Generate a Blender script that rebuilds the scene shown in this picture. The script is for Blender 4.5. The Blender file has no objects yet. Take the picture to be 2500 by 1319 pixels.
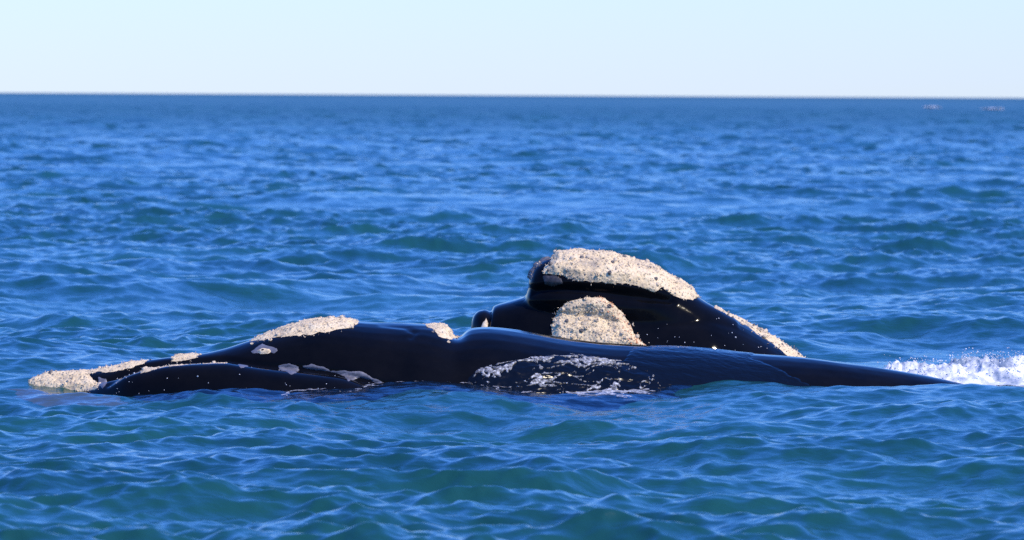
import bpy, bmesh, math, random
import numpy as np
from mathutils import Vector, Matrix, noise
from mathutils.bvhtree import BVHTree

random.seed(7)
rng = np.random.default_rng(11)
scene = bpy.context.scene
COL = scene.collection

# ------------------------------------------------------------------ camera
CAM_H = 2.26                     # eye height over the water (m)
FPX = 14625.0                    # focal length in photograph pixels
CX, CY = 1250.0, 659.5
PITCH = math.atan((CY - 231.0) / FPX)
ROLL = 0.0052
cam_data = bpy.data.cameras.new("camera")
cam = bpy.data.objects.new("camera", cam_data)
COL.objects.link(cam)
cam_data.sensor_width = 36.0
cam_data.lens = FPX / 2500.0 * 36.0
cam_data.clip_start = 0.5
cam_data.clip_end = 60000.0
cam_data.dof.use_dof = True
cam_data.dof.focus_distance = 45.6
cam_data.dof.aperture_fstop = cam_data.lens / 40.0
ROT = Matrix.Rotation(math.pi / 2 - PITCH, 4, 'X') @ Matrix.Rotation(ROLL, 4, 'Z')
cam.matrix_world = Matrix.Translation((0, 0, CAM_H)) @ ROT
scene.camera = cam

# ------------------------------------------------------------------ sky, sun, exposure
SUN_EL = math.radians(48)
SUN_AZ = math.radians(127)       # clockwise from +Y (the view direction): behind the right shoulder
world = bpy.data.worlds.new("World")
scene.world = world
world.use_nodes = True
wn = world.node_tree
for n in list(wn.nodes):
    wn.nodes.remove(n)
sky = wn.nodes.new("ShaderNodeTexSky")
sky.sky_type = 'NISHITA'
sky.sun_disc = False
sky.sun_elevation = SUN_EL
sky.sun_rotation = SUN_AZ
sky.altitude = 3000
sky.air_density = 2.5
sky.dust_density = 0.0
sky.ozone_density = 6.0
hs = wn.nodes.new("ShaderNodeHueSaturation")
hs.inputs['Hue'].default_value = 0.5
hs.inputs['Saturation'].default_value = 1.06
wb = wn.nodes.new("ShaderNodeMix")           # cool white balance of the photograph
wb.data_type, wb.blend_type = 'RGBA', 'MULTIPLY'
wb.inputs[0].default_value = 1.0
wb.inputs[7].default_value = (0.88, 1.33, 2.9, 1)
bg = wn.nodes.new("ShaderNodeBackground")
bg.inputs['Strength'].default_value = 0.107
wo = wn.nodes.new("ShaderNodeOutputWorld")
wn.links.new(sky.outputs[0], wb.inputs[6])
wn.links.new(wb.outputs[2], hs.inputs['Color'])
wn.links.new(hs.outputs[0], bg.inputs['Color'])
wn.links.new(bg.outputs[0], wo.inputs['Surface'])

sun_data = bpy.data.lights.new("sun", 'SUN')
sun_data.energy = 5.0
sun_data.angle = math.radians(0.5)
sun_data.color = (1.0, 0.88, 0.68)
sun = bpy.data.objects.new("sun", sun_data)
COL.objects.link(sun)
sdir = Vector((math.cos(SUN_EL) * math.sin(SUN_AZ), math.cos(SUN_EL) * math.cos(SUN_AZ), math.sin(SUN_EL)))
sun.rotation_euler = sdir.to_track_quat('Z', 'Y').to_euler()
sun.location = (20, -20, 30)

scene.view_settings.view_transform = 'Standard'
scene.view_settings.look = 'None'
scene.view_settings.exposure = 0.0
scene.view_settings.gamma = 1.0
scene.view_settings.use_curve_mapping = False
scene.render.engine = 'CYCLES'
scene.cycles.use_denoising = False
scene.cycles.max_bounces = 6
scene.cycles.caustics_reflective = False
scene.cycles.caustics_refractive = False
scene.cycles.sample_clamp_indirect = 4.0

# ------------------------------------------------------------------ authoring helpers
RM = np.array(ROT.to_3x3())
CAMP = np.array((0, 0, CAM_H))

def at(px, py, Y):
    """photograph pixel + distance -> point in the place"""
    d = RM @ np.array(((px - CX) / FPX, -(py - CY) / FPX, -1.0))
    return CAMP + d * (Y / d[1])

def project(P):
    q = (P - CAMP) @ RM
    return np.stack([CX + FPX * q[:, 0] / -q[:, 2], CY - FPX * q[:, 1] / -q[:, 2]], 1)

def sstep(a, b, x):
    t = np.clip((x - a) / (b - a), 0, 1)
    return t * t * (3 - 2 * t)

def poly_sd(pts, poly):
    """signed distance to a polygon, positive inside"""
    poly = np.asarray(poly, float)
    n = len(poly)
    d = np.full(len(pts), 1e9)
    inside = np.zeros(len(pts), bool)
    for i in range(n):
        a, b = poly[i], poly[(i + 1) % n]
        e = b - a
        w = pts - a
        t = np.clip((w @ e) / max(e @ e, 1e-9), 0, 1)
        d = np.minimum(d, np.linalg.norm(w - t[:, None] * e, axis=1))
        c = (a[1] > pts[:, 1]) != (b[1] > pts[:, 1])
        xi = (b[0] - a[0]) * (pts[:, 1] - a[1]) / (b[1] - a[1] + 1e-12) + a[0]
        inside ^= c & (pts[:, 0] < xi)
    return np.where(inside, d, -d)

def polyline_d(pts, line):
    line = np.asarray(line, float)
    d = np.full(len(pts), 1e9)
    for a, b in zip(line[:-1], line[1:]):
        e, w = b - a, pts - a
        t = np.clip((w @ e) / (e @ e), 0, 1)
        d = np.minimum(d, np.linalg.norm(w - t[:, None] * e, axis=1))
    return d

def new_mesh(name, verts, faces, mat=None, parent=None, smooth=True):
    me = bpy.data.meshes.new(name)
    verts = np.asarray(verts, dtype=np.float32)
    faces = np.asarray(faces, dtype=np.int32)
    k = faces.shape[1]
    me.vertices.add(len(verts))
    me.vertices.foreach_set("co", verts.ravel())
    me.loops.add(faces.size)
    me.loops.foreach_set("vertex_index", faces.ravel())
    me.polygons.add(len(faces))
    me.polygons.foreach_set("loop_start", np.arange(len(faces), dtype=np.int32) * k)
    me.polygons.foreach_set("loop_total", np.full(len(faces), k, dtype=np.int32))
    me.polygons.foreach_set("use_smooth", np.full(len(faces), smooth))
    me.update(calc_edges=True)
    o = bpy.data.objects.new(name, me)
    COL.objects.link(o)
    if mat:
        me.materials.append(mat)
    if parent:
        o.parent = parent
        o.matrix_parent_inverse = parent.matrix_world.inverted()
    return o

def mesh_arrays(me):
    co = np.empty(len(me.vertices) * 3, np.float32)
    me.vertices.foreach_get("co", co)
    no = np.empty(len(me.vertices) * 3, np.float32)
    me.vertices.foreach_get("normal", no)
    return co.reshape(-1, 3).astype(float), no.reshape(-1, 3).astype(float)

# ------------------------------------------------------------------ materials
def mat_new(name):
    m = bpy.data.materials.new(name)
    m.use_nodes = True
    nt = m.node_tree
    b = nt.nodes["Principled BSDF"]
    return m, nt, b

def N(nt, t, **kw):
    n = nt.nodes.new(t)
    for k, v in kw.items():
        if k in n.inputs:
            n.inputs[k].default_value = v
        else:
            setattr(n, k, v)
    return n

def ramp(nt, stops):
    r = nt.nodes.new("ShaderNodeValToRGB")
    e = r.color_ramp.elements
    while len(e) < len(stops):
        e.new(0.5)
    for el, (p, c) in zip(e, stops):
        el.position = p
        el.color = (*c, 1) if len(c) == 3 else c
    return r

def water_mat():
    m, nt, b = mat_new("sea_water")
    L = nt.links
    tc = N(nt, "ShaderNodeTexCoord")
    n0 = N(nt, "ShaderNodeTexNoise", Scale=0.23, Detail=2.0)
    L.new(tc.outputs['Object'], n0.inputs['Vector'])
    cr = ramp(nt, [(0.3, (0.006, 0.042, 0.034)), (0.7, (0.009, 0.062, 0.040))])
    L.new(n0.outputs['Fac'], cr.inputs['Fac'])
    L.new(cr.outputs['Color'], b.inputs['Base Color'])
    mp = N(nt, "ShaderNodeMapping")
    mp.inputs['Scale'].default_value = (1.0, 1.5, 1.0)
    L.new(tc.outputs['Object'], mp.inputs['Vector'])
    n1 = N(nt, "ShaderNodeTexNoise", Scale=11.0, Detail=3.0, Roughness=0.55, Distortion=0.5)
    L.new(mp.outputs[0], n1.inputs['Vector'])
    bp = N(nt, "ShaderNodeBump", Strength=0.45, Distance=0.014)
    L.new(n1.outputs['Fac'], bp.inputs['Height'])
    L.new(bp.outputs[0], b.inputs['Normal'])
    at_ = N(nt, "ShaderNodeAttribute", attribute_name="ripple_roughness")
    L.new(at_.outputs['Fac'], b.inputs['Roughness'])
    b.inputs['IOR'].default_value = 1.5
    return m

def skin_mat():
    m, nt, b = mat_new("whale_skin")
    L = nt.links
    tc = N(nt, "ShaderNodeTexCoord")
    n0 = N(nt, "ShaderNodeTexNoise", Scale=3.0, Detail=6.0, Roughness=0.65)
    L.new(tc.outputs['Object'], n0.inputs['Vector'])
    cr = ramp(nt, [(0.35, (0.0025, 0.0028, 0.0035)), (0.62, (0.0045, 0.0045, 0.005)), (0.74, (0.007, 0.0068, 0.0065)), (0.8, (0.03, 0.028, 0.026))])
    L.new(n0.outputs['Fac'], cr.inputs['Fac'])
    L.new(cr.outputs['Color'], b.inputs['Base Color'])
    n1 = N(nt, "ShaderNodeTexNoise", Scale=28.0, Detail=4.0)
    L.new(tc.outputs['Object'], n1.inputs['Vector'])
    bp = N(nt, "ShaderNodeBump", Strength=0.06, Distance=0.01)
    L.new(n1.outputs['Fac'], bp.inputs['Height'])
    L.new(bp.outputs[0], b.inputs['Normal'])
    rr = N(nt, "ShaderNodeMapRange")
    rr.inputs[1].default_value, rr.inputs[2].default_value = 0.35, 0.7
    rr.inputs[3].default_value, rr.inputs[4].default_value = 0.05, 0.13
    L.new(n0.outputs['Fac'], rr.inputs[0])
    L.new(rr.outputs[0], b.inputs['Roughness'])
    b.inputs['IOR'].default_value = 1.14
    return m

def grey_mat():
    m, nt, b = mat_new("grey_skin")
    L = nt.links
    tc = N(nt, "ShaderNodeTexCoord")
    n0 = N(nt, "ShaderNodeTexNoise", Scale=22.0, Detail=5.0, Roughness=0.7)
    L.new(tc.outputs['Object'], n0.inputs['Vector'])
    cr = ramp(nt, [(0.3, (0.07, 0.068, 0.075)), (0.6, (0.15, 0.145, 0.15)), (0.8, (0.30, 0.28, 0.27))])
    L.new(n0.outputs['Fac'], cr.inputs['Fac'])
    L.new(cr.outputs['Color'], b.inputs['Base Color'])
    b.inputs['Roughness'].default_value = 0.45
    return m

def callosity_mat():
    m, nt, b = mat_new("callosity_crust")
    L = nt.links
    tc = N(nt, "ShaderNodeTexCoord")
    n0 = N(nt, "ShaderNodeTexNoise", Scale=7.0, Detail=5.0, Roughness=0.65)
    L.new(tc.outputs['Object'], n0.inputs['Vector'])
    cr = ramp(nt, [(0.3, (0.35, 0.285, 0.20)), (0.48, (0.70, 0.53, 0.29)), (0.7, (0.71, 0.575, 0.36))])
    L.new(n0.outputs['Fac'], cr.inputs['Fac'])
    v = N(nt, "ShaderNodeTexNoise", Scale=60.0, Detail=3.0)
    L.new(tc.outputs['Object'], v.inputs['Vector'])
    r2 = ramp(nt, [(0.30, (0.25, 0.22, 0.18)), (0.44, (1, 1, 1))])
    L.new(v.outputs['Fac'], r2.inputs['Fac'])
    mx = N(nt, "ShaderNodeMix", data_type='RGBA', blend_type='MULTIPLY')
    mx.inputs[0].default_value = 0.8
    L.new(cr.outputs['Color'], mx.inputs[6])
    L.new(r2.outputs['Color'], mx.inputs[7])
    L.new(mx.outputs[2], b.inputs['Base Color'])
    bp = N(nt, "ShaderNodeBump", Strength=0.7, Distance=0.008)
    L.new(v.outputs['Fac'], bp.inputs['Height'])
    L.new(bp.outputs[0], b.inputs['Normal'])
    b.inputs['Roughness'].default_value = 0.8
    return m

def barnacle_mat(name, c1, c2):
    m, nt, b = mat_new(name)
    L = nt.links
    tc = N(nt, "ShaderNodeTexCoord")
    n0 = N(nt, "ShaderNodeTexNoise", Scale=30.0, Detail=3.0)
    L.new(tc.outputs['Object'], n0.inputs['Vector'])
    cr = ramp(nt, [(0.35, c1), (0.65, c2)])
    L.new(n0.outputs['Fac'], cr.inputs['Fac'])
    L.new(cr.outputs['Color'], b.inputs['Base Color'])
    b.inputs['Roughness'].default_value = 0.6
    return m

def foam_mat():
    m, nt, b = mat_new("foam")
    L = nt.links
    tc = N(nt, "ShaderNodeTexCoord")
    n0 = N(nt, "ShaderNodeTexNoise", Scale=40.0, Detail=4.0)
    L.new(tc.outputs['Object'], n0.inputs['Vector'])
    n2 = N(nt, "ShaderNodeTexNoise", Scale=4.5, Detail=5.0, Roughness=0.65)
    L.new(tc.outputs['Object'], n2.inputs['Vector'])
    cr = ramp(nt, [(0.36, (0.16, 0.22, 0.27)), (0.47, (0.42, 0.45, 0.47)), (0.58, (0.80, 0.79, 0.76))])
    L.new(n2.outputs['Fac'], cr.inputs['Fac'])
    L.new(cr.outputs['Color'], b.inputs['Base Color'])
    bp = N(nt, "ShaderNodeBump", Strength=0.6, Distance=0.01)
    L.new(n0.outputs['Fac'], bp.inputs['Height'])
    L.new(bp.outputs[0], b.inputs['Normal'])
    b.inputs['Roughness'].default_value = 0.5
    return m

def thin_foam_mat():
    m, nt, b = mat_new("thin_foam")
    L = nt.links
    tc = N(nt, "ShaderNodeTexCoord")
    n0 = N(nt, "ShaderNodeTexNoise", Scale=34.0, Detail=5.0, Roughness=0.7)
    L.new(tc.outputs['Object'], n0.inputs['Vector'])
    cr = ramp(nt, [(0.32, (0.26, 0.26, 0.255)), (0.5, (0.42, 0.42, 0.41)), (0.68, (0.70, 0.70, 0.67))])
    L.new(n0.outputs['Fac'], cr.inputs['Fac'])
    L.new(cr.outputs['Color'], b.inputs['Base Color'])
    al = N(nt, "ShaderNodeMapRange")
    al.inputs[1].default_value, al.inputs[2].default_value = 0.34, 0.68
    al.inputs[3].default_value, al.inputs[4].default_value = 0.08, 0.95
    L.new(n0.outputs['Fac'], al.inputs[0])
    L.new(al.outputs[0], b.inputs['Alpha'])
    b.inputs['Roughness'].default_value = 0.6
    return m

def film_mat():
    m, nt, b = mat_new("water_film")
    L = nt.links
    tc = N(nt, "ShaderNodeTexCoord")
    n0 = N(nt, "ShaderNodeTexNoise", Scale=14.0, Detail=5.0, Roughness=0.6, Distortion=0.8)
    L.new(tc.outputs['Object'], n0.inputs['Vector'])
    bp = N(nt, "ShaderNodeBump", Strength=0.12, Distance=0.02)
    L.new(n0.outputs['Fac'], bp.inputs['Height'])
    L.new(bp.outputs[0], b.inputs['Normal'])
    b.inputs['Base Color'].default_value = (0.003, 0.005, 0.009, 1)
    b.inputs['Roughness'].default_value = 0.17
    b.inputs['IOR'].default_value = 1.2
    return m

M_WATER, M_SKIN, M_GREY, M_CALL = water_mat(), skin_mat(), grey_mat(), callosity_mat()
M_BARN = barnacle_mat("barnacle_shell", (0.41, 0.32, 0.205), (0.72, 0.585, 0.39))
M_ORANGE = barnacle_mat("orange_barnacle", (0.62, 0.26, 0.10), (0.70, 0.42, 0.24))
M_DARKB_SHADE = barnacle_mat("dark_barnacle_and_shade", (0.05, 0.05, 0.05), (0.20, 0.17, 0.14))  # dark shells, and the painted shade on the bonnet's left rim
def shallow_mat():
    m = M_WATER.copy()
    m.name = "water_painted_dark_at_flank"
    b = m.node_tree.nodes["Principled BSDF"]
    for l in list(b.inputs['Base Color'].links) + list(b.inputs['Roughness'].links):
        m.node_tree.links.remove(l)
    b.inputs['Base Color'].default_value = (0.003, 0.009, 0.018, 1)  # dark of the sea beside the whale painted into the colour
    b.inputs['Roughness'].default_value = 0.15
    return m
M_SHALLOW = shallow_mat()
M_DARKGREY = barnacle_mat("dark_grey_skin", (0.014, 0.013, 0.014), (0.045, 0.042, 0.042))
M_PALE = M_SHALLOW.copy()
M_PALE.name = "water_over_pale_chin"
M_PALE.node_tree.nodes["Principled BSDF"].inputs['Base Color'].default_value = (0.05, 0.07, 0.065, 1)
M_FOAM, M_FILM, M_THIN = foam_mat(), film_mat(), thin_foam_mat()

# ------------------------------------------------------------------ sea surface
WDIR = math.radians(-72)         # the way the chop runs: towards the boat, a little to the right

def cascade(L, n, lmin, lmax, slope, spread, seed):
    """height and choppy sideways fields of wind waves between two wavelengths (FFT)"""
    r = np.random.default_rng(seed)
    k1 = 2 * np.pi * np.fft.fftfreq(n, L / n)
    kx, ky = np.meshgrid(k1, k1, indexing='ij')
    k = np.hypot(kx, ky)
    k[0, 0] = 1
    lam = 2 * np.pi / k
    band = sstep(lmin * 0.8, lmin * 1.25, lam) * (1 - sstep(lmax * 0.8, lmax * 1.25, lam))
    c = (kx * math.cos(WDIR) + ky * math.sin(WDIR)) / k
    amp = band * k ** -2.0 * np.sqrt(spread + (1 - spread) * np.abs(c) ** 3)
    amp[0, 0] = 0
    ph = (r.normal(size=(n, n)) + 1j * r.normal(size=(n, n))) * amp
    f = lambda a: np.real(np.fft.ifft2(a)) * n * n
    sx, sy = f(1j * kx * ph), f(1j * ky * ph)
    s = slope / math.sqrt((sx ** 2).mean() + (sy ** 2).mean())
    h = f(ph) * s
    dx, dy = f(1j * kx / k * ph) * s, f(1j * ky / k * ph) * s
    return L, n, np.stack([h, dx, dy], -1)

CASC = [  # field, near fade, far fade, rotation, choppiness, slope
    (cascade(331.0, 512, 9.0, 24.0, 0.035, 0.10, 5), 9000, 14000, 0.05, 0.8, 0.035),
    (cascade(107.0, 512, 2.2, 6.5, 0.07, 0.20, 1), 4000, 9000, 0.00, 0.95, 0.07),
    (cascade(31.0, 512, 0.6, 2.2, 0.16, 0.25, 2), 1800, 5000, 0.21, 0.85, 0.16),
    (cascade(10.7, 1024, 0.10, 0.6, 0.20, 0.40, 3), 220, 900, -0.17, 0.6, 0.20),
]
GUST = cascade(90.0, 256, 7.0, 25.0, 1.0, 1.0, 9)
GUST = (GUST[0], GUST[1], GUST[2] / GUST[2][..., 0].std())

def bilerp(c, x, y):
    L, n, A = c
    u, v = (x / L) % 1 * n, (y / L) % 1 * n
    i, j = np.floor(u).astype(int), np.floor(v).astype(int)
    fu, fv = (u - i)[:, None], (v - j)[:, None]
    i %= n; j %= n
    i2, j2 = (i + 1) % n, (j + 1) % n
    return (A[i, j] * (1 - fu) * (1 - fv) + A[i2, j] * fu * (1 - fv) + A[i, j2] * (1 - fu) * fv + A[i2, j2] * fu * fv)

SWELLS = [(3.7, 45.1, 0.42, 0.30, 0.15, 0.05), (3.7, 46.5, 0.6, 0.8, 0.1, -0.06), (-3.6, 52.4, 2.4, 0.28, 0.03, 0.06), (3.6, 54.6, 2.6, 0.3, -0.02, 0.06),
          (2.9, 46.1, 0.8, 0.5, 0.15, -0.06), (-2.5, 45.0, 0.8, 0.5, 0.0, -0.04), (-0.75, 45.0, 0.5, 0.4, 0.0, 0.05), (2.0, 45.6, 0.6, 0.45, 0.05, 0.06), (-3.1, 45.3, 0.7, 0.6, 0.0, -0.045)]
   # local mounds and dips made by the whales: (x, y, length, width, angle, height)

SLICK = [((-3.9, 46.2), (0.0, 46.0)), ((0.0, 46.0), (3.5, 46.7)), ((-0.4, 48.9), (2.4, 49.1))]

def calm(x, y):
    """water is smoothed round the whales and in the slick behind them"""
    P = np.stack([x, y], 1)
    d = np.full(len(x), 1e9)
    for a, b in SLICK:
        d = np.minimum(d, polyline_d(P, [a, b]))
    q = 0.62 + 0.38 * sstep(1.2, 2.4, d)
    s1 = np.exp(-((x + 3.6) / 2.2) ** 2 - ((y - 49.6) / 1.9) ** 2)
    s2 = np.exp(-((x - 3.8) / 1.6) ** 2 - ((y - 51.0) / 2.5) ** 2)
    return q * (1 - 0.45 * np.maximum(s1, s2))

def sea(x, y):
    """displaced sea surface at rest points x, y -> displaced xyz, lost slope variance"""
    r = np.hypot(x, y)
    X, Y, Z = x.copy(), y.copy(), np.zeros_like(x)
    lost = np.zeros_like(x)
    q = calm(x, y)
    g = np.clip(1 + 0.25 * bilerp(GUST, x, y * 0.5)[:, 0], 0.5, 1.3)
    for idx, (c, r0, r1, a, chop, slope) in enumerate(CASC):
        w = 1 - sstep(r0, r1, r)
        ca, sa = math.cos(a), math.sin(a)
        f = bilerp(c, x * ca - y * sa + 3.7 * idx, x * sa + y * ca + 9.1 * idx)
        ww = w * (q * g if idx > 1 else 1 - 1.5 * (1 - q))
        Z += f[:, 0] * ww
        dx, dy = f[:, 1] * chop, f[:, 2] * chop
        X += (dx * ca + dy * sa) * ww
        Y += (-dx * sa + dy * ca) * ww
        lost += (1 - w ** 2) * slope ** 2
    for (sx, sy, ln, wd, a, h) in SWELLS:
        ca, sa = math.cos(a), math.sin(a)
        u, v = (x - sx) * ca + (y - sy) * sa, -(x - sx) * sa + (y - sy) * ca
        Z += h * np.exp(-(u / ln) ** 2 - (v / wd) ** 2)
    return X, Y, Z, lost

def build_sea():
    """one sheet in rings: fine where the whales swim, coarser towards the horizon"""
    a_in = np.radians(np.linspace(-5.9, 5.9, 573))
    steps, a, st = [], 5.9, 0.03
    while a < 180:
        st = min(st * 1.14, 8)
        a += st
        steps.append(min(a, 180.0))
    if len(steps) % 2 == 0:
        steps.insert(-1, 0.5 * (steps[-2] + steps[-1]))
    out = np.radians(np.array(steps))
    fine = np.concatenate([-out[::-1], a_in, out[:-1]])
    rs, far = [0.5], []
    while rs[-1] < 110:
        r = rs[-1]
        rs.append(r * 1.15 if r < 22 else r + 0.4 if r < 26 else r * (1.0009 if r < 58 else 1.0014))
    far = [rs[-1]]
    while far[-1] < 15000:
        r = far[-1]
        far.append(r * (1.0017 if r < 1100 else 1.004 if r < 2000 else 1.03))
    na = len(fine)
    coarse = fine[::2]
    nc = len(coarse)
    def grid(R_, A_):
        R, T = np.meshgrid(np.array(R_), A_, indexing='ij')
        return sea((R * np.sin(T)).ravel(), (R * np.cos(T)).ravel())
    n1 = grid(rs, fine)
    n2 = grid(far[1:], coarse)
    nr, mr = len(rs), len(far) - 1
    P = np.concatenate([np.stack(n1[:3], 1), np.stack(n2[:3], 1)])
    lost = np.concatenate([n1[3], n2[3]])
    base = (nr - 1) * na
    odd = np.arange(1, na, 2)
    P[base + odd] = 0.5 * (P[base + odd - 1] + P[base + (odd + 1) % na])
    def quads(nrow, ncol, off):
        i = np.arange(nrow - 1)[:, None] * ncol + off
        j = np.arange(ncol)[None, :]
        j2 = (j + 1) % ncol
        return np.stack([i + ncol + j, i + ncol + j2, i + j2, i + j], -1).reshape(-1, 4)
    o2 = nr * na
    c = np.arange(nc)
    seam = np.stack([o2 + c, o2 + (c + 1) % nc, base + (2 * c + 2) % na, base + 2 * c], -1)
    f = np.concatenate([quads(nr, na, 0), quads(mr, nc, o2), seam])
    o = new_mesh("water", P, f, M_WATER)
    at_ = o.data.attributes.new("ripple_roughness", 'FLOAT', 'POINT')
    rough = np.sqrt(np.sqrt(0.0008 + lost * 0.6))
    at_.data.foreach_set("value", rough.astype(np.float32))
    o["kind"] = "structure"
    print("sea quads", len(f))
    return o

water = build_sea()

# ------------------------------------------------------------------ bodies
def curve(tab, x):
    """smooth interpolation through a table of (x, y) (monotone cubic)"""
    t = np.asarray(tab, float)
    X, Yv = t[:, 0], t[:, 1]
    h = np.diff(X)
    d = np.diff(Yv) / h
    m = np.zeros(len(X))
    m[0], m[-1] = d[0], d[-1]
    for i in range(1, len(X) - 1):
        m[i] = 0 if d[i - 1] * d[i] <= 0 else (h[i - 1] + h[i]) / (h[i - 1] / d[i] + h[i] / d[i - 1])
    x = np.clip(x, X[0], X[-1])
    i = np.clip(np.searchsorted(X, x, side='right') - 1, 0, len(X) - 2)
    s = (x - X[i]) / h[i]
    return ((2 * s ** 3 - 3 * s ** 2 + 1) * Yv[i] + (s ** 3 - 2 * s ** 2 + s) * h[i] * m[i]
            + (-2 * s ** 3 + 3 * s ** 2) * Yv[i + 1] + (s ** 3 - s ** 2) * h[i] * m[i + 1])

def loft(top, axis, half, low, p_exp=2.0, n=70, seg=44, x0=None, x1=None):
    """body lofted along x: top edge (photo px), depth of the axis, half width, lowest z, roundness exponent"""
    x0 = top[0][0] if x0 is None else x0
    x1 = top[-1][0] if x1 is None else x1
    pxs = np.linspace(x0, x1, n)
    if len(top) > 3:
        pxs = np.unique(np.concatenate([pxs, [t[0] for t in top]]))
    verts, faces = [], []
    for k, px in enumerate(pxs):
        Y = float(curve(axis, px))
        P = at(px, float(curve(top, px)), Y)
        w = float(curve(half, px))
        zl = float(curve(low, px))
        e = float(curve(p_exp, px)) if not isinstance(p_exp, float) else p_exp
        zc = (P[2] + zl) / 2 if zl > P[2] - 2 * w else P[2] - w
        for s in range(seg):
            a = 2 * math.pi * s / seg
            c, si = math.cos(a), math.sin(a)
            yy = math.copysign(abs(c) ** (2 / e), c) * w
            up = (P[2] - zc) if si > 0 else (zc - zl)
            zz = zc + math.copysign(abs(si) ** (2 / e), si) * up
            verts.append((P[0], Y + yy, zz))
    m = len(pxs)
    for k in range(m - 1):
        for s in range(seg):
            a, b = k * seg + s, k * seg + (s + 1) % seg
            faces.append((a, b, b + seg, a + seg))
    for k in (0, m - 1):
        c = np.mean([verts[k * seg + s] for s in range(seg)], axis=0)
        verts.append(tuple(c))
        ci = len(verts) - 1
        for s in range(seg):
            a, b = k * seg + s, k * seg + (s + 1) % seg
            faces.append((b, a, ci) if k == 0 else (a, b, ci))
    return verts, faces

def ball(px, py, Y, rx, ry, rz, tilt=0.0):
    c = at(px, py, Y)
    bm = bmesh.new()
    bmesh.ops.create_icosphere(bm, subdivisions=4, radius=1.0)
    ct, st = math.cos(tilt), math.sin(tilt)
    V = []
    for v in bm.verts:
        x, z = v.co.x * rx, v.co.z * rz
        V.append((c[0] + x * ct + z * st, c[1] + v.co.y * ry, c[2] - x * st + z * ct))
    F = [tuple(w.index for w in f.verts) for f in bm.faces]
    bm.free()
    return V, F

def fuse(name, shapes, voxel, smooth, mat):
    """several closed volumes -> one continuous skin"""
    V, F = [], []
    for v, f in shapes:
        o = len(V)
        V += list(v)
        F += [tuple(i + o for i in q) for q in f]
    me = bpy.data.meshes.new(name)
    me.from_pydata(V, [], F)
    o = bpy.data.objects.new(name, me)
    COL.objects.link(o)
    r = o.modifiers.new("remesh", 'REMESH')
    r.mode = 'VOXEL'
    r.voxel_size = voxel
    sm = o.modifiers.new("smooth", 'SMOOTH')
    sm.factor = 0.5
    sm.iterations = smooth
    dg = bpy.context.evaluated_depsgraph_get()
    m2 = bpy.data.meshes.new_from_object(o.evaluated_get(dg))
    bpy.data.objects.remove(o)
    bpy.data.meshes.remove(me)
    m2.name = name
    m2.materials.clear()
    m2.materials.append(mat)
    m2.polygons.foreach_set("use_smooth", np.ones(len(m2.polygons), bool))
    o = bpy.data.objects.new(name, m2)
    COL.objects.link(o)
    return o

def sculpt(o, fn):
    co, no = mesh_arrays(o.data)
    d = fn(co, no)
    co = co + no * d[:, None]
    o.data.vertices.foreach_set("co", co.astype(np.float32).ravel())
    o.data.update()

def fnoise(P, scale, octaves=3):
    return np.array([noise.fractal(Vector(p) * scale, 1.0, 2.0, octaves) for p in P])

def vor(P, scale):
    out = np.empty((len(P), 2))
    for i, p in enumerate(P):
        d = noise.voronoi(Vector(p) * scale)[0]
        out[i] = d[0], d[1]
    return out

def patch(name, body, poly, parent, mat, side=None, thick=0.03, edge=10.0, cuts=2, whole=True, jag=4.0, kindf=None, bury=None):
    """a layer growing on the body inside an outline: the layer dives under the skin at its ragged edge"""
    me = body.data
    co, no = mesh_arrays(me)
    px = project(co)
    f = poly_sd(px, poly)
    ok = f > -14
    if side is not None:
        ok &= co[:, 1] < side
    bm = bmesh.new()
    bm.from_mesh(me)
    bm.verts.ensure_lookup_table()
    kill = [v for v in bm.verts if not ok[v.index]]
    bmesh.ops.delete(bm, geom=kill, context='VERTS')
    if cuts:
        bmesh.ops.subdivide_edges(bm, edges=bm.edges[:], cuts=cuts, use_grid_fill=True, smooth=0)
    bm.normal_update()
    m2 = bpy.data.meshes.new(name)
    bm.to_mesh(m2)
    bm.free()
    co, no = mesh_arrays(m2)
    f = poly_sd(project(co), poly)
    f = f + jag * fnoise(co, 14.0, 3)
    h = np.clip(f / edge, -1, 1)
    d = thick * h
    if kindf is not None:
        d = d + kindf(co, no) * np.clip(h, 0, 1)
    if bury is not None:
        d = np.where(bury(co) > 0, d, -0.03)
    d = np.where(f < -8, -0.03, d)
    co2 = co + no * d[:, None]
    m2.vertices.foreach_set("co", co2.astype(np.float32).ravel())
    m2.materials.clear()
    m2.materials.append(mat)
    m2.polygons.foreach_set("use_smooth", np.ones(len(m2.polygons), bool))
    m2.update()
    # drop what stays buried
    bm = bmesh.new()
    bm.from_mesh(m2)
    bm.verts.ensure_lookup_table()
    bmesh.ops.delete(bm, geom=[v for v in bm.verts if f[v.index] < -10], context='VERTS')
    if whole:
        seen, best = set(), []
        for v in bm.verts:
            if v in seen:
                continue
            stack, isle = [v], []
            seen.add(v)
            while stack:
                w = stack.pop()
                isle.append(w)
                for e in w.link_edges:
                    u = e.other_vert(w)
                    if u not in seen:
                        seen.add(u)
                        stack.append(u)
            if len(isle) > len(best):
                best = isle
        best = set(best)
        bmesh.ops.delete(bm, geom=[v for v in bm.verts if v not in best], context='VERTS')
    bm.to_mesh(m2)
    bm.free()
    o = bpy.data.objects.new(name, m2)
    COL.objects.link(o)
    if parent:
        o.parent = parent
        o.matrix_parent_inverse = parent.matrix_world.inverted()
    return o

def crust(co, no):
    v = vor(co, 26.0)
    return 0.010 * (0.55 - v[:, 0]) + 0.010 * fnoise(co, 9.0, 3) + 0.004 * fnoise(co, 55.0, 2)

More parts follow.
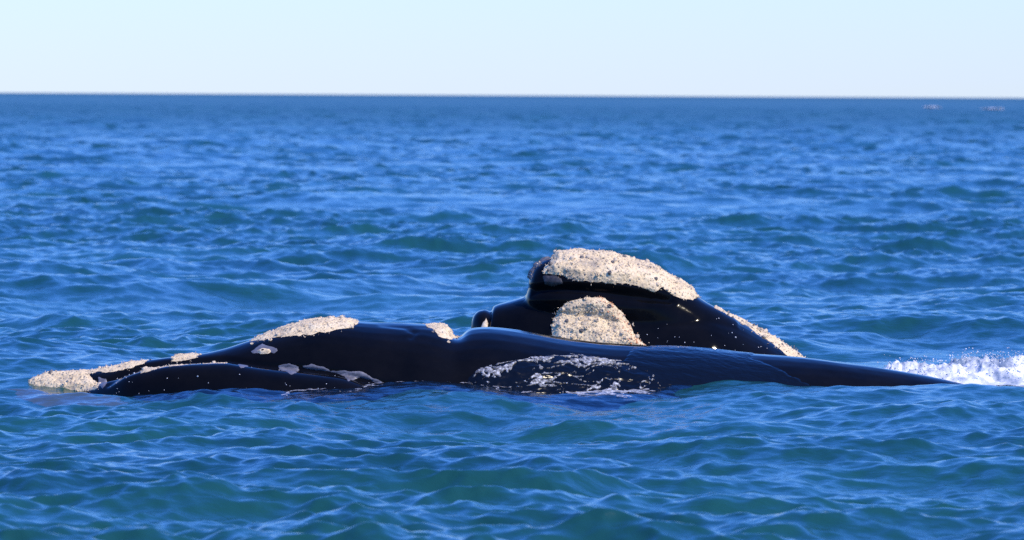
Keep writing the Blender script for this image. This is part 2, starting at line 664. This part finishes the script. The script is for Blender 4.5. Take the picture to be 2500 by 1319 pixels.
def barnacle_geo(r, h, n=7, hole=0.45):
    """a little volcano of shell plates with a sunken mouth"""
    V, F = [], []
    prof = [(1.0, -0.35), (0.86, 0.45), (0.62, 1.0), (hole, 0.92), (0.16, 0.35)]
    for k, (q, z) in enumerate(prof):
        for s in range(n):
            a = 2 * math.pi * (s + 0.13 * k) / n
            j = random.uniform(0.86, 1.14)
            V.append((q * r * math.cos(a) * j, q * r * math.sin(a) * j, z * h * random.uniform(0.9, 1.12)))
    for k in range(len(prof) - 1):
        for s in range(n):
            a, b = k * n + s, k * n + (s + 1) % n
            F.append((a, b, b + n, a + n))
    return V, F

def surface_points(me, count, keep):
    """random points on a mesh, area weighted, with normals"""
    co, _ = mesh_arrays(me)
    tri = []
    me.calc_loop_triangles()
    tri = np.empty(len(me.loop_triangles) * 3, np.int32)
    me.loop_triangles.foreach_get("vertices", tri)
    tri = tri.reshape(-1, 3)
    A, B, C = co[tri[:, 0]], co[tri[:, 1]], co[tri[:, 2]]
    n = np.cross(B - A, C - A)
    ar = np.linalg.norm(n, axis=1) + 1e-12
    pick = rng.choice(len(tri), size=count, p=ar / ar.sum())
    u, v = rng.random(count), rng.random(count)
    sw = u + v > 1
    u[sw], v[sw] = 1 - u[sw], 1 - v[sw]
    P = A[pick] + (B - A)[pick] * u[:, None] + (C - A)[pick] * v[:, None]
    nn = (n / ar[:, None])[pick]
    k = keep(P)
    return P[k], nn[k]

def set_on(V, p, nrm, lean=0.35):
    q = (Vector(nrm) + Vector((random.gauss(0, lean), random.gauss(0, lean), random.gauss(0, lean)))).normalized()
    Q = q.to_track_quat('Z', 'Y').to_matrix() @ Matrix.Rotation(random.uniform(0, 6.28), 3, 'Z')
    return [tuple(Vector(p) + Q @ Vector(v)) for v in V]

def spike_geo(r, h, n=5):
    V = [(r * math.cos(2 * math.pi * s / n), r * math.sin(2 * math.pi * s / n), -0.2 * h) for s in range(n)]
    V += [(0.55 * r * math.cos(2 * math.pi * s / n), 0.55 * r * math.sin(2 * math.pi * s / n), 0.7 * h) for s in range(n)]
    V.append((0, 0, h))
    F = [(s, (s + 1) % n, n + (s + 1) % n, n + s) for s in range(n)]
    F += [(n + s, n + (s + 1) % n, 2 * n) for s in range(n)]
    return V, F

def part_mesh(name, V, F, mats, parent, smooth=True, idx=None):
    me = bpy.data.meshes.new(name)
    me.from_pydata(V, [], F)
    for m in mats:
        me.materials.append(m)
    if idx is not None:
        me.polygons.foreach_set("material_index", np.array(idx, np.int32))
    me.polygons.foreach_set("use_smooth", np.full(len(me.polygons), smooth))
    o = bpy.data.objects.new(name, me)
    COL.objects.link(o)
    if parent:
        o.parent = parent
        o.matrix_parent_inverse = parent.matrix_world.inverted()
    return o

def encrust(call, count, rmin, rmax, big=0, dark=0.08, orange=None, keep=lambda P: np.ones(len(P), bool)):
    """barnacles over a callosity: the large ones parts of it, the small ones one mass"""
    P, Nn = surface_points(call.data, count, keep)
    V, F, I = [], [], []
    for p, n in zip(P, Nn):
        r = rmin + (rmax - rmin) * random.random() ** 2.2
        if random.random() < 0.15:
            v, f = spike_geo(r * 0.5, r * random.uniform(1.6, 3.0))
        else:
            v, f = barnacle_geo(r, r * random.uniform(0.3, 0.75), 6, 0.55)
        o = len(V)
        V += set_on(v, p, n)
        F += [tuple(i + o for i in q) for q in f]
        mi = 1 if random.random() < dark else 0
        if orange is not None and orange(p) > random.random():
            mi = 2
        I += [mi] * len(f)
    small = part_mesh("small_barnacles", V, F, [M_BARN, M_DARKB_SHADE, M_ORANGE], call, True, I)
    small["kind"] = "stuff"
    if big:
        P, Nn = surface_points(call.data, big * 3, keep)
        protos = []
        for k in range(6):
            v, f = barnacle_geo(1.0, 0.8, 9, 0.5)
            me = bpy.data.meshes.new("barnacle")
            me.from_pydata(v, [], f)
            me.materials.append(M_BARN if k else M_DARKB_SHADE)
            me.polygons.foreach_set("use_smooth", np.ones(len(me.polygons), bool))
            protos.append(me)
        for p, n in list(zip(P, Nn))[:big]:
            o = bpy.data.objects.new("barnacle", random.choice(protos))
            COL.objects.link(o)
            q = Vector(n).to_track_quat('Z', 'Y')
            s = random.uniform(0.012, 0.022)
            o.parent = call
            o.matrix_parent_inverse = call.matrix_world.inverted()
            o.matrix_world = Matrix.Translation(p) @ q.to_matrix().to_4x4() @ Matrix.Diagonal((s, s, s * random.uniform(0.8, 1.4), 1))

# ---- the near whale, lying along the surface with its snout to the left
AX1 = [(40, 46.0), (300, 45.9), (700, 45.95), (1200, 46.1), (1700, 46.35), (2100, 46.6), (2400, 46.85)]
TOP1 = [(48, 948), (75, 928), (120, 914), (200, 908), (262, 898), (330, 884), (400, 873), (470, 866), (540, 852), (610, 831),
        (680, 808), (740, 793), (800, 784), (850, 784), (900, 787), (960, 788), (1035, 791), (1085, 800), (1113, 808),
        (1150, 801), (1190, 798), (1240, 802), (1300, 812), (1400, 828), (1500, 838), (1600, 844), (1700, 850), (1800, 860),
        (1950, 872), (2050, 884), (2200, 906), (2300, 925), (2370, 942)]
HALF1 = [(48, 0.10), (120, 0.22), (300, 0.36), (500, 0.46), (700, 0.58), (900, 0.80), (1100, 0.98), (1400, 1.10), (1700, 1.0),
         (2000, 0.72), (2250, 0.54), (2365, 0.40)]
LOW1 = [(48, -0.5), (300, -0.9), (900, -1.4), (1600, -1.6), (2100, -1.2), (2365, -0.7)]
EXP1 = [(48, 2.0), (500, 2.1), (900, 2.3), (1200, 2.2), (2365, 2.1)]
body_shapes = [loft(TOP1, AX1, HALF1, LOW1, EXP1, n=110)]
LIP_TOP = [(196, 962), (214, 950), (240, 940), (270, 928), (310, 911), (355, 899), (400, 891), (480, 885), (550, 884), (610, 892), (670, 901),
           (740, 908), (800, 915), (850, 925), (890, 940), (920, 958)]
for side in (1, -1):    # the bowed lower lips, one on each flank
    lipax = [(196, 45.9 - 0.22 * side), (320, 45.9 - 0.55 * side), (600, 45.9 - 0.72 * side), (920, 45.95 - 0.80 * side)]
    body_shapes.append(loft(LIP_TOP, lipax, [(196, 0.12), (320, 0.24), (500, 0.30), (750, 0.32), (920, 0.14)],
                            [(196, -0.4), (400, -0.9), (920, -0.9)], 2.3, n=50, seg=32))

near_whale = fuse("whale", body_shapes, 0.02, 5, M_SKIN)
LIP_LINE = [(262, 940), (300, 914), (350, 897), (420, 884), (550, 878), (640, 891), (745, 900), (840, 912), (930, 935), (1000, 952)]
def carve1(co, no):
    q = project(co)
    near = sstep(46.1, 45.7, co[:, 1])
    d = polyline_d(q, LIP_LINE)
    g = -0.02 * np.exp(-(d / 6.0) ** 2) * near
    d2 = polyline_d(q, [(930, 790), (990, 797), (1012, 812), (1004, 822)])
    g += -0.012 * np.exp(-(d2 / 6.0) ** 2) * near
    d3 = np.hypot((q[:, 0] - 1116) / 20.0, (q[:, 1] - 806) / 22.0)
    g += -0.05 * np.exp(-d3 ** 2)
    g += 0.006 * fnoise(co, 1.6, 2) + 0.001 * fnoise(co, 9.0, 2)
    return g
sculpt(near_whale, carve1)
near_whale["label"] = "long black whale lying low along the water with its snout to the left"
near_whale["category"] = "whale"
near_whale["group"] = "whales at the surface"

NC = [
    ("callosity", [(20, 950), (60, 930), (115, 895), (200, 880), (262, 885), (262, 903), (215, 912), (228, 925), (243, 936), (236, 950), (150, 962), (40, 962)], 0.022, 900, 14),
    ("callosity", [(205, 912), (258, 880), (330, 865), (365, 865), (356, 887), (320, 899), (262, 908)], 0.02, 260, 4),
    ("callosity", [(418, 882), (420, 850), (490, 845), (482, 872), (452, 882)], 0.022, 120, 3),
    ("callosity", [(612, 833), (640, 790), (740, 750), (860, 750), (878, 784), (868, 797), (815, 808), (760, 816), (690, 822), (640, 829)], 0.03, 1000, 14),
    ("callosity", [(1036, 790), (1050, 760), (1110, 770), (1122, 822), (1098, 828), (1072, 820), (1060, 806)], 0.028, 280, 6),
]
for nm, poly, th, cnt, bigs in NC:
    c = patch(nm, near_whale, poly, near_whale, M_CALL, None, th * 0.75, 14, 2, kindf=crust)
    encrust(c, cnt, 0.004, 0.010, bigs)
c = patch("lip_callosity", near_whale, [(340, 912), (360, 894), (410, 882), (480, 876), (556, 877), (554, 886), (480, 887), (410, 894), (365, 906)], near_whale, M_CALL, 46.0, 0.014, 6, 2, jag=2.5, kindf=crust)
encrust(c, 240, 0.004, 0.010, 3)
GREY = [
    [(612, 858), (622, 850), (640, 840), (655, 846), (676, 850), (678, 857), (668, 862), (650, 858), (632, 862), (618, 864)],
    [(580, 888), (612, 889), (604, 896), (588, 898)],
    [(680, 894), (705, 888), (728, 896), (730, 904), (712, 916), (696, 907), (686, 906)],
    [(738, 893), (760, 889), (790, 895), (806, 906), (850, 906), (885, 908), (910, 922), (940, 938), (958, 943), (930, 940), (902, 928), (880, 922), (850, 930), (842, 918), (800, 906), (770, 905), (740, 899)],
    [(240, 921), (258, 926), (262, 936), (250, 948), (240, 938)],
]
for poly in GREY:
    patch("grey_skin_patch", near_whale, poly, near_whale, M_GREY, 46.0, 0.004, 3, 2, jag=2.5)
eye = patch("eye_ring", near_whale, [(626, 858), (640, 850), (658, 852), (664, 858), (655, 864), (636, 865)], near_whale, M_CALL, 46.0, 0.014, 5, 2, jag=1.0)
def hit(px, py):
    o = Vector(CAMP)
    return o, (Vector(at(px, py, 46.0)) - o).normalized()
bvh1 = BVHTree.FromPolygons([tuple(v.co) for v in near_whale.data.vertices], [tuple(p.vertices) for p in near_whale.data.polygons])
ep = bvh1.ray_cast(*hit(643, 857))[0]
bm = bmesh.new()
bmesh.ops.create_uvsphere(bm, u_segments=14, v_segments=9, radius=0.02)
me = bpy.data.meshes.new("eye")
bm.to_mesh(me)
bm.free()
me.materials.append(M_FILM)
me.polygons.foreach_set("use_smooth", np.ones(len(me.polygons), bool))
eyeball = bpy.data.objects.new("eye", me)
COL.objects.link(eyeball)
eyeball.location = ep
eyeball.scale = (1.1, 0.9, 0.8)
eyeball.parent = near_whale

# ---- the far whale, its head heaved out of the water
D2 = 48.9
AX2 = [(1140, D2), (2000, D2 + 0.25)]
TOP_J = [(1150, 800), (1153, 778), (1160, 766), (1172, 758), (1186, 756), (1198, 752), (1210, 746), (1240, 737), (1285, 724), (1330, 719), (1380, 717), (1430, 718),
         (1480, 727), (1540, 737), (1620, 739), (1690, 741), (1730, 748), (1770, 763), (1810, 782), (1850, 807), (1890, 832), (1930, 858), (1965, 884), (1990, 905)]
HALF_J = [(1150, 0.12), (1175, 0.26), (1210, 0.38), (1300, 0.56), (1500, 0.78), (1700, 0.84), (1850, 0.7), (1990, 0.4)]
LOW_J = [(1150, 0.0), (1165, -0.35), (1250, -0.6), (1500, -0.8), (1990, -0.6)]
TOP_B = [(1284, 724), (1288, 706), (1293, 678), (1302, 656), (1318, 641), (1340, 631), (1370, 624), (1410, 621), (1450, 621), (1500, 628), (1560, 645),
         (1610, 664), (1650, 688), (1690, 714), (1720, 735), (1760, 757), (1800, 780)]
HALF_B = [(1284, 0.16), (1293, 0.22), (1320, 0.30), (1400, 0.38), (1550, 0.42), (1700, 0.40), (1800, 0.34)]
shapes2 = [loft(TOP_J, AX2, HALF_J, LOW_J, 2.5, n=100),
           loft(TOP_B, [(1284, D2 - 0.1), (1800, D2 - 0.05)], HALF_B, [(1284, 0.4), (1800, -0.2)], 2.4, n=90)]
far_whale = fuse("whale", shapes2, 0.018, 4, M_SKIN)
def carve2(co, no):
    q = project(co)
    near = sstep(D2 + 0.1, D2 - 0.15, co[:, 1])
    # undercut below the bonnet
    u = poly_sd(q, [(1300, 706), (1340, 700), (1400, 702), (1480, 706), (1560, 714), (1640, 728), (1640, 736), (1540, 734), (1480, 726), (1430, 717), (1380, 714), (1300, 716)])
    g = -0.05 * sstep(-16, 10, u) * near
    d = polyline_d(q, [(1196, 752), (1192, 770), (1188, 800)])
    g += -0.03 * np.exp(-(d / 6.0) ** 2)
    g += 0.006 * fnoise(co, 1.8, 2) + 0.001 * fnoise(co, 11.0, 2)
    return g
sculpt(far_whale, carve2)
far_whale["label"] = "black whale behind with its crusted head heaved high out of the water"
far_whale["category"] = "whale"
far_whale["group"] = "whales at the surface"

B1 = [(1346, 634), (1345, 590), (1700, 600), (1712, 722), (1692, 730), (1668, 728), (1645, 722), (1618, 699), (1612, 703), (1598, 715), (1575, 706), (1556, 698), (1530, 692),
      (1480, 690), (1440, 688), (1405, 684), (1385, 680), (1372, 671), (1345, 669), (1324, 668), (1332, 652)]
def crust2(co, no):
    lump = fnoise(co, 5.0, 2)
    return crust(co, no) + 0.016 * lump
c = patch("bonnet_callosity", far_whale, B1, far_whale, M_CALL, None, 0.03, 18, 2, kindf=crust2, jag=4.0)
encrust(c, 1800, 0.004, 0.011, 60)
c = patch("callosity", far_whale, [(1290, 680), (1285, 650), (1330, 610), (1344, 632), (1322, 642), (1306, 658), (1298, 682)], far_whale, M_DARKB_SHADE, None, 0.018, 6, 2, kindf=crust)  # left rim of the bonnet: its shade is painted in with the dark material
encrust(c, 90, 0.005, 0.010, 0, dark=0.85)
B2 = [(1347, 800), (1352, 782), (1362, 760), (1380, 741), (1402, 731), (1440, 725), (1475, 729), (1500, 746), (1520, 765), (1535, 785), (1545, 808), (1562, 834), (1590, 850), (1350, 862)]
def orange_edge(p):
    q = project(np.array([p]))[0]
    d = polyline_d(q[None], [(1470, 726), (1505, 748), (1535, 785), (1560, 832)])[0]
    return 1.1 * max(0.0, 1 - d / 30.0)
c = patch("lip_callosity", far_whale, B2, far_whale, M_CALL, D2, 0.032, 16, 2, kindf=crust2, jag=3.0)
encrust(c, 1200, 0.004, 0.010, 40, dark=0.08, orange=orange_edge)
c = patch("callosity", far_whale, [(1745, 752), (1760, 735), (1830, 760), (1900, 800), (1975, 850), (1990, 900), (1940, 880), (1905, 852), (1870, 828), (1830, 800), (1790, 774)], far_whale, M_CALL, None, 0.022, 7, 2, kindf=crust)
encrust(c, 420, 0.006, 0.015, 8, dark=0.35)
for poly in [[(1326, 674), (1350, 672), (1372, 680), (1374, 694), (1352, 700), (1330, 694)]]:
    patch("grey_skin_patch", far_whale, poly, far_whale, M_DARKGREY, D2, 0.004, 4, 2, jag=3)

# ------------------------------------------------------------------ water and foam on and round the whales
def film_ripple(co, no):
    C = co * np.array((0.6, 1.0, 1.3))
    return 0.009 * fnoise(C, 6.0, 3) + 0.004 * fnoise(C, 22.0, 2)
WASH = [(1140, 950), (1142, 925), (1165, 902), (1230, 884), (1320, 868), (1420, 865), (1500, 876), (1540, 888), (1610, 915), (1660, 950), (1560, 985), (1150, 985)]
f1 = patch("wash_water", near_whale, WASH, None, M_FILM, 46.3, 0.012, 26, 2, kindf=film_ripple)
f1["kind"] = "stuff"
def thin_ripple(co, no):
    C = co * np.array((0.5, 1.0, 1.5))
    return 0.003 * fnoise(C, 9.0, 3) + 0.0015 * fnoise(C, 40.0, 2)
f2 = patch("water_film", near_whale, [(1520, 884), (1548, 848), (1640, 838), (1760, 846), (1850, 856), (1830, 872), (1880, 890), (1975, 940), (1960, 980), (1600, 980), (1560, 915)],
           None, M_FILM, 47.4, 0.006, 5, 2, kindf=thin_ripple)
f2["kind"] = "stuff"
def lace(co):
    q = project(co)
    C = co * np.array((0.6, 0.9, 1.5)) @ np.array(((1, 0, -0.25), (0, 1, 0), (0.25, 0, 1))) + np.array([noise.noise(Vector(p) * 4) for p in co])[:, None] * 0.12
    r = 1 - 2.1 * np.abs(fnoise(C, 9.0, 4)) - 0.58
    blob = lambda x, y, a, b: np.exp(-((q[:, 0] - x) / a) ** 2 - ((q[:, 1] - y) / b) ** 2)
    w = -0.40 + 0.62 * blob(1210, 902, 75, 18) + 0.35 * blob(1380, 874, 140, 10) + 0.5 * blob(1480, 950, 60, 14) + 0.32 * blob(1440, 885, 70, 14) + 0.3 * blob(1330, 930, 60, 15)
    return r + w + 0.2 * fnoise(co, 36.0, 2)
f3 = patch("foam", near_whale, WASH, None, M_THIN, 46.3, 0.020, 10, 3, whole=False, kindf=film_ripple, bury=lace)
f3["kind"] = "stuff"

def sea_foam(name, outline, thr, scale, seed, step=0.012, lift=0.008):
    """foam floating on the sea, inside an outline of sea-plane points"""
    o = np.array(outline)
    xs = np.arange(o[:, 0].min(), o[:, 0].max(), step)
    ys = np.arange(o[:, 1].min(), o[:, 1].max(), step * 1.5)
    gx, gy = np.meshgrid(xs, ys, indexing='ij')
    x, y = gx.ravel(), gy.ravel()
    sd = poly_sd(np.stack([x, y], 1), outline)
    P3 = np.stack([x, y * 0.6, np.full_like(x, seed)], 1)
    m = 1 - 2.2 * np.abs(fnoise(P3, scale, 4)) + np.clip(sd / 0.2, -2, 0.4) * 0.5 - thr + 0.25 * fnoise(P3 * np.array((1, 1.5, 1)), scale * 5, 2)
    X, Y, Z, _ = sea(x, y)
    Z += lift + 0.016 + 0.012 * np.clip(m, 0, 1)
    ny = len(ys)
    i = np.arange(len(xs) - 1)[:, None] * ny + np.arange(ny - 1)[None]
    f = np.stack([i, i + ny, i + ny + 1, i + 1], -1).reshape(-1, 4)
    f = f[(m[f] > 0).sum(1) >= 3]
    if not len(f):
        return None
    used = np.unique(f)
    mp = np.zeros(len(x), int)
    mp[used] = np.arange(len(used))
    ob = new_mesh(name, np.stack([X, Y, Z], 1)[used], mp[f], M_THIN)
    ob["kind"] = "stuff"
    return ob

def sea_pt(px, py):
    Y = CAM_H * FPX / (py - 231 - (px - CX) * 0.0052)
    p = at(px, py, Y)
    return (float(p[0]), float(Y))

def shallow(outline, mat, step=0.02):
    """thin water sheet on the sea: the skin below is painted into its colour"""
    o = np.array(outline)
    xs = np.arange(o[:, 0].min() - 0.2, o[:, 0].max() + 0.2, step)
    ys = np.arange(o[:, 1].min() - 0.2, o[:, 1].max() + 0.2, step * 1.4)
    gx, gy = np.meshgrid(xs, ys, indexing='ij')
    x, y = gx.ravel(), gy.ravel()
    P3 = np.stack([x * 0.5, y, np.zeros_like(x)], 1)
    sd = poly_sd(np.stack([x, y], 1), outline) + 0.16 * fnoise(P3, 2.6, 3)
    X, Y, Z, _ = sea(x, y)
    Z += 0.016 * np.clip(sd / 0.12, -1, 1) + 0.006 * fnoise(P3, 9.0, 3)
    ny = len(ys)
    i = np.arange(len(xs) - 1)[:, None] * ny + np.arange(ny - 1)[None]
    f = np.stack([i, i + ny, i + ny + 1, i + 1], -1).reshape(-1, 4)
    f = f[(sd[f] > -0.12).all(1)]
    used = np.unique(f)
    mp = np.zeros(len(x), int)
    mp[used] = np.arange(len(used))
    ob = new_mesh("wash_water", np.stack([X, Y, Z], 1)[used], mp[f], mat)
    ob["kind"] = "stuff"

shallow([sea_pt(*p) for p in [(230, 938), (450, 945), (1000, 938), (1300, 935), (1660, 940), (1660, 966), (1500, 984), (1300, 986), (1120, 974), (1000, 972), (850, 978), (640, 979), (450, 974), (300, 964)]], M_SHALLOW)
shallow([sea_pt(*p) for p in [(20, 948), (110, 953), (250, 962), (270, 972), (150, 974), (50, 966)]], M_PALE)
sea_foam("foam", [sea_pt(*p) for p in [(640, 966), (1000, 944), (1160, 940), (1320, 950), (1330, 972), (1100, 962), (900, 968), (700, 978)]], 0.93, 5.0, 1.3)
sea_foam("foam", [sea_pt(*p) for p in [(1380, 944), (1560, 936), (1600, 962), (1480, 978), (1400, 968)]], 0.5, 4.0, 5.1)
sea_foam("foam", [sea_pt(*p) for p in [(1130, 938), (1340, 942), (1360, 966), (1150, 958)]], 0.7, 4.5, 8.1)

# ---- the far whale's fluke wash: a heap of white water behind the tail
SP_TOP = [(2120, 904), (2150, 892), (2190, 882), (2240, 876), (2270, 879), (2300, 886), (2330, 874), (2390, 868), (2440, 872), (2480, 864), (2540, 860), (2620, 880), (2700, 905)]
V, F = [], []
def add_ball(c, r, sub=1):
    bm = bmesh.new()
    bmesh.ops.create_icosphere(bm, subdivisions=max(sub, 1), radius=r)
    o = len(V)
    for v in bm.verts:
        V.append(tuple(Vector(c) + v.co))
    for f in bm.faces:
        F.append(tuple(v.index + o for v in f.verts))
    bm.free()
gx, gy = np.meshgrid(np.arange(2.68, 4.9, 0.008), np.arange(46.85, 48.7, 0.011), indexing='ij')
x, y = gx.ravel(), gy.ravel()
P3 = np.stack([x * 0.8, y, np.zeros_like(x)], 1)
pxs = CX + x * FPX / 47.6
top = np.array([at(a, float(b), 47.6)[2] for a, b in zip(pxs, curve(SP_TOP, pxs))])
warp = np.stack([fnoise(P3 + 7, 5.0, 2), fnoise(P3 + 19, 5.0, 2)], 1) * 0.09
Pw = P3 + np.pad(warp, ((0, 0), (0, 1)))
ridge = 1 - 1.7 * np.abs(fnoise(Pw, 4.5, 4))
env = np.exp(-((y - 47.6 - 0.10 * fnoise(P3 * np.array((1, 0, 0)), 2.0, 2)) / 0.34) ** 2) * sstep(2.68, 2.9, x)
h = top * 1.05 * env * np.clip(0.45 + 0.55 * ridge, 0, 1.1) + 0.022 * env * fnoise(P3, 18.0, 3) + 0.006 * env * fnoise(P3, 60.0, 2)
X, Y, Z, _ = sea(x, y)
ny = gx.shape[1]
i = np.arange(gx.shape[0] - 1)[:, None] * ny + np.arange(ny - 1)[None]
f = np.stack([i, i + ny, i + ny + 1, i + 1], -1).reshape(-1, 4)
f = f[(h[f] > 0.012).all(1)]
heap = new_mesh("splash", np.stack([x + warp[:, 0] * env, y + warp[:, 1] * env, np.maximum(h - 0.02, np.minimum(Z, 0.03) - 0.01)], 1), f, M_FOAM)
heap["kind"] = "stuff"
V, F = [], []
for k in range(420):
    px = random.gauss(2420, 110)
    top = at(px, float(curve(SP_TOP, min(max(px, 2120), 2700))), 47.6)[2]
    z = top + abs(random.gauss(0, 0.035)) - 0.03
    add_ball((at(px, 900, 47.6)[0], 47.6 + random.gauss(0, 0.3), z), 0.0018 + 0.0055 * random.random() ** 2)
for k in range(1500):
    px = random.uniform(2180, 2640)
    top = at(px, float(curve(SP_TOP, px)), 47.6)[2]
    add_ball((at(px, 900, 47.6)[0], 47.6 + random.gauss(0, 0.4), top * 0.6 + random.gauss(0, 0.035)), 0.001 + 0.007 * random.random() ** 4, 0)
for k in range(120):
    px = random.uniform(2130, 2500)
    top = at(px, float(curve(SP_TOP, px)), 47.6)[2]
    add_ball((at(px, 900, 48.0)[0], 48.0 + random.gauss(0, 0.2), top * random.random()), random.uniform(0.002, 0.006))
drops = part_mesh("spray_droplets", V, F, [M_FOAM], None)
drops["kind"] = "stuff"

# ---- beads of water on the wet skin
def beads(name, body, count, keep, rr):
    V2, F2 = [], []
    P, Nn = surface_points(body.data, count, keep)
    for p, n in zip(P, Nn):
        bm = bmesh.new()
        bmesh.ops.create_icosphere(bm, subdivisions=1, radius=1.0)
        r = random.uniform(*rr) * (1.9 if random.random() < 0.06 else 1)
        o = len(V2)
        V2 += [tuple(Vector(p) + v.co * r) for v in bm.verts]
        F2 += [tuple(v.index + o for v in f.verts) for f in bm.faces]
        bm.free()
    ob = part_mesh(name, V2, F2, [M_FOAM], None)
    ob["kind"] = "stuff"
    return ob
def keep1(P):
    q = project(P)
    low = poly_sd(q, [(270, 940), (330, 905), (420, 890), (560, 890), (740, 910), (1000, 930), (1130, 930), (1130, 965), (700, 985), (420, 985), (250, 960)])
    groove = 9 - polyline_d(q, [(255, 948), (300, 916), (350, 899)])
    dens = np.where(low > 0, 0.25 + 0.75 * sstep(930, 970, q[:, 1]), 0)
    dens = np.maximum(dens, np.where(groove > 0, 1.0, 0))
    return (rng.random(len(P)) < dens * 0.4) & (P[:, 1] < 46.0) & (P[:, 2] > -0.03)
beads("water_beads", near_whale, 14000, keep1, (0.0022, 0.0048))
def keep2(P):
    q = project(P)
    a = poly_sd(q, [(1560, 840), (1560, 760), (1700, 755), (1800, 790), (1900, 850), (1900, 880), (1560, 850)])
    return (a > 0) & (P[:, 1] < D2) & (rng.random(len(P)) < 0.12 + 0.5 * sstep(780, 850, q[:, 1]))
beads("water_beads", far_whale, 2600, keep2, (0.002, 0.0048))

# ---- whitecaps far out
for (px, py, w) in [(2425, 266, 1.6), (2275, 262, 1.2)]:
    Y = 900.0
    c = at(px, py, Y)
    bm = bmesh.new()
    bmesh.ops.create_icosphere(bm, subdivisions=4, radius=1.0)
    for v in bm.verts:
        k = 1 + 0.5 * noise.fractal(v.co * 2.3 + Vector((px, 0, 0)), 1.0, 2.0, 3)
        v.co = Vector((v.co.x * w * k, v.co.y * 1.2 * k, v.co.z * 0.13 * k))
    me = bpy.data.meshes.new("whitecap")
    bm.to_mesh(me)
    bm.free()
    me.materials.append(M_FOAM)
    o = bpy.data.objects.new("whitecap", me)
    COL.objects.link(o)
    o.location = (c[0], Y, max(c[2], 0.0))
    o["kind"] = "stuff"

patch("white_skin_mark", far_whale, [(1171, 803), (1179, 788), (1184, 784), (1187, 776), (1191, 790), (1189, 803)], far_whale, M_BARN, D2 + 0.1, 0.005, 3, 2, jag=1.5)
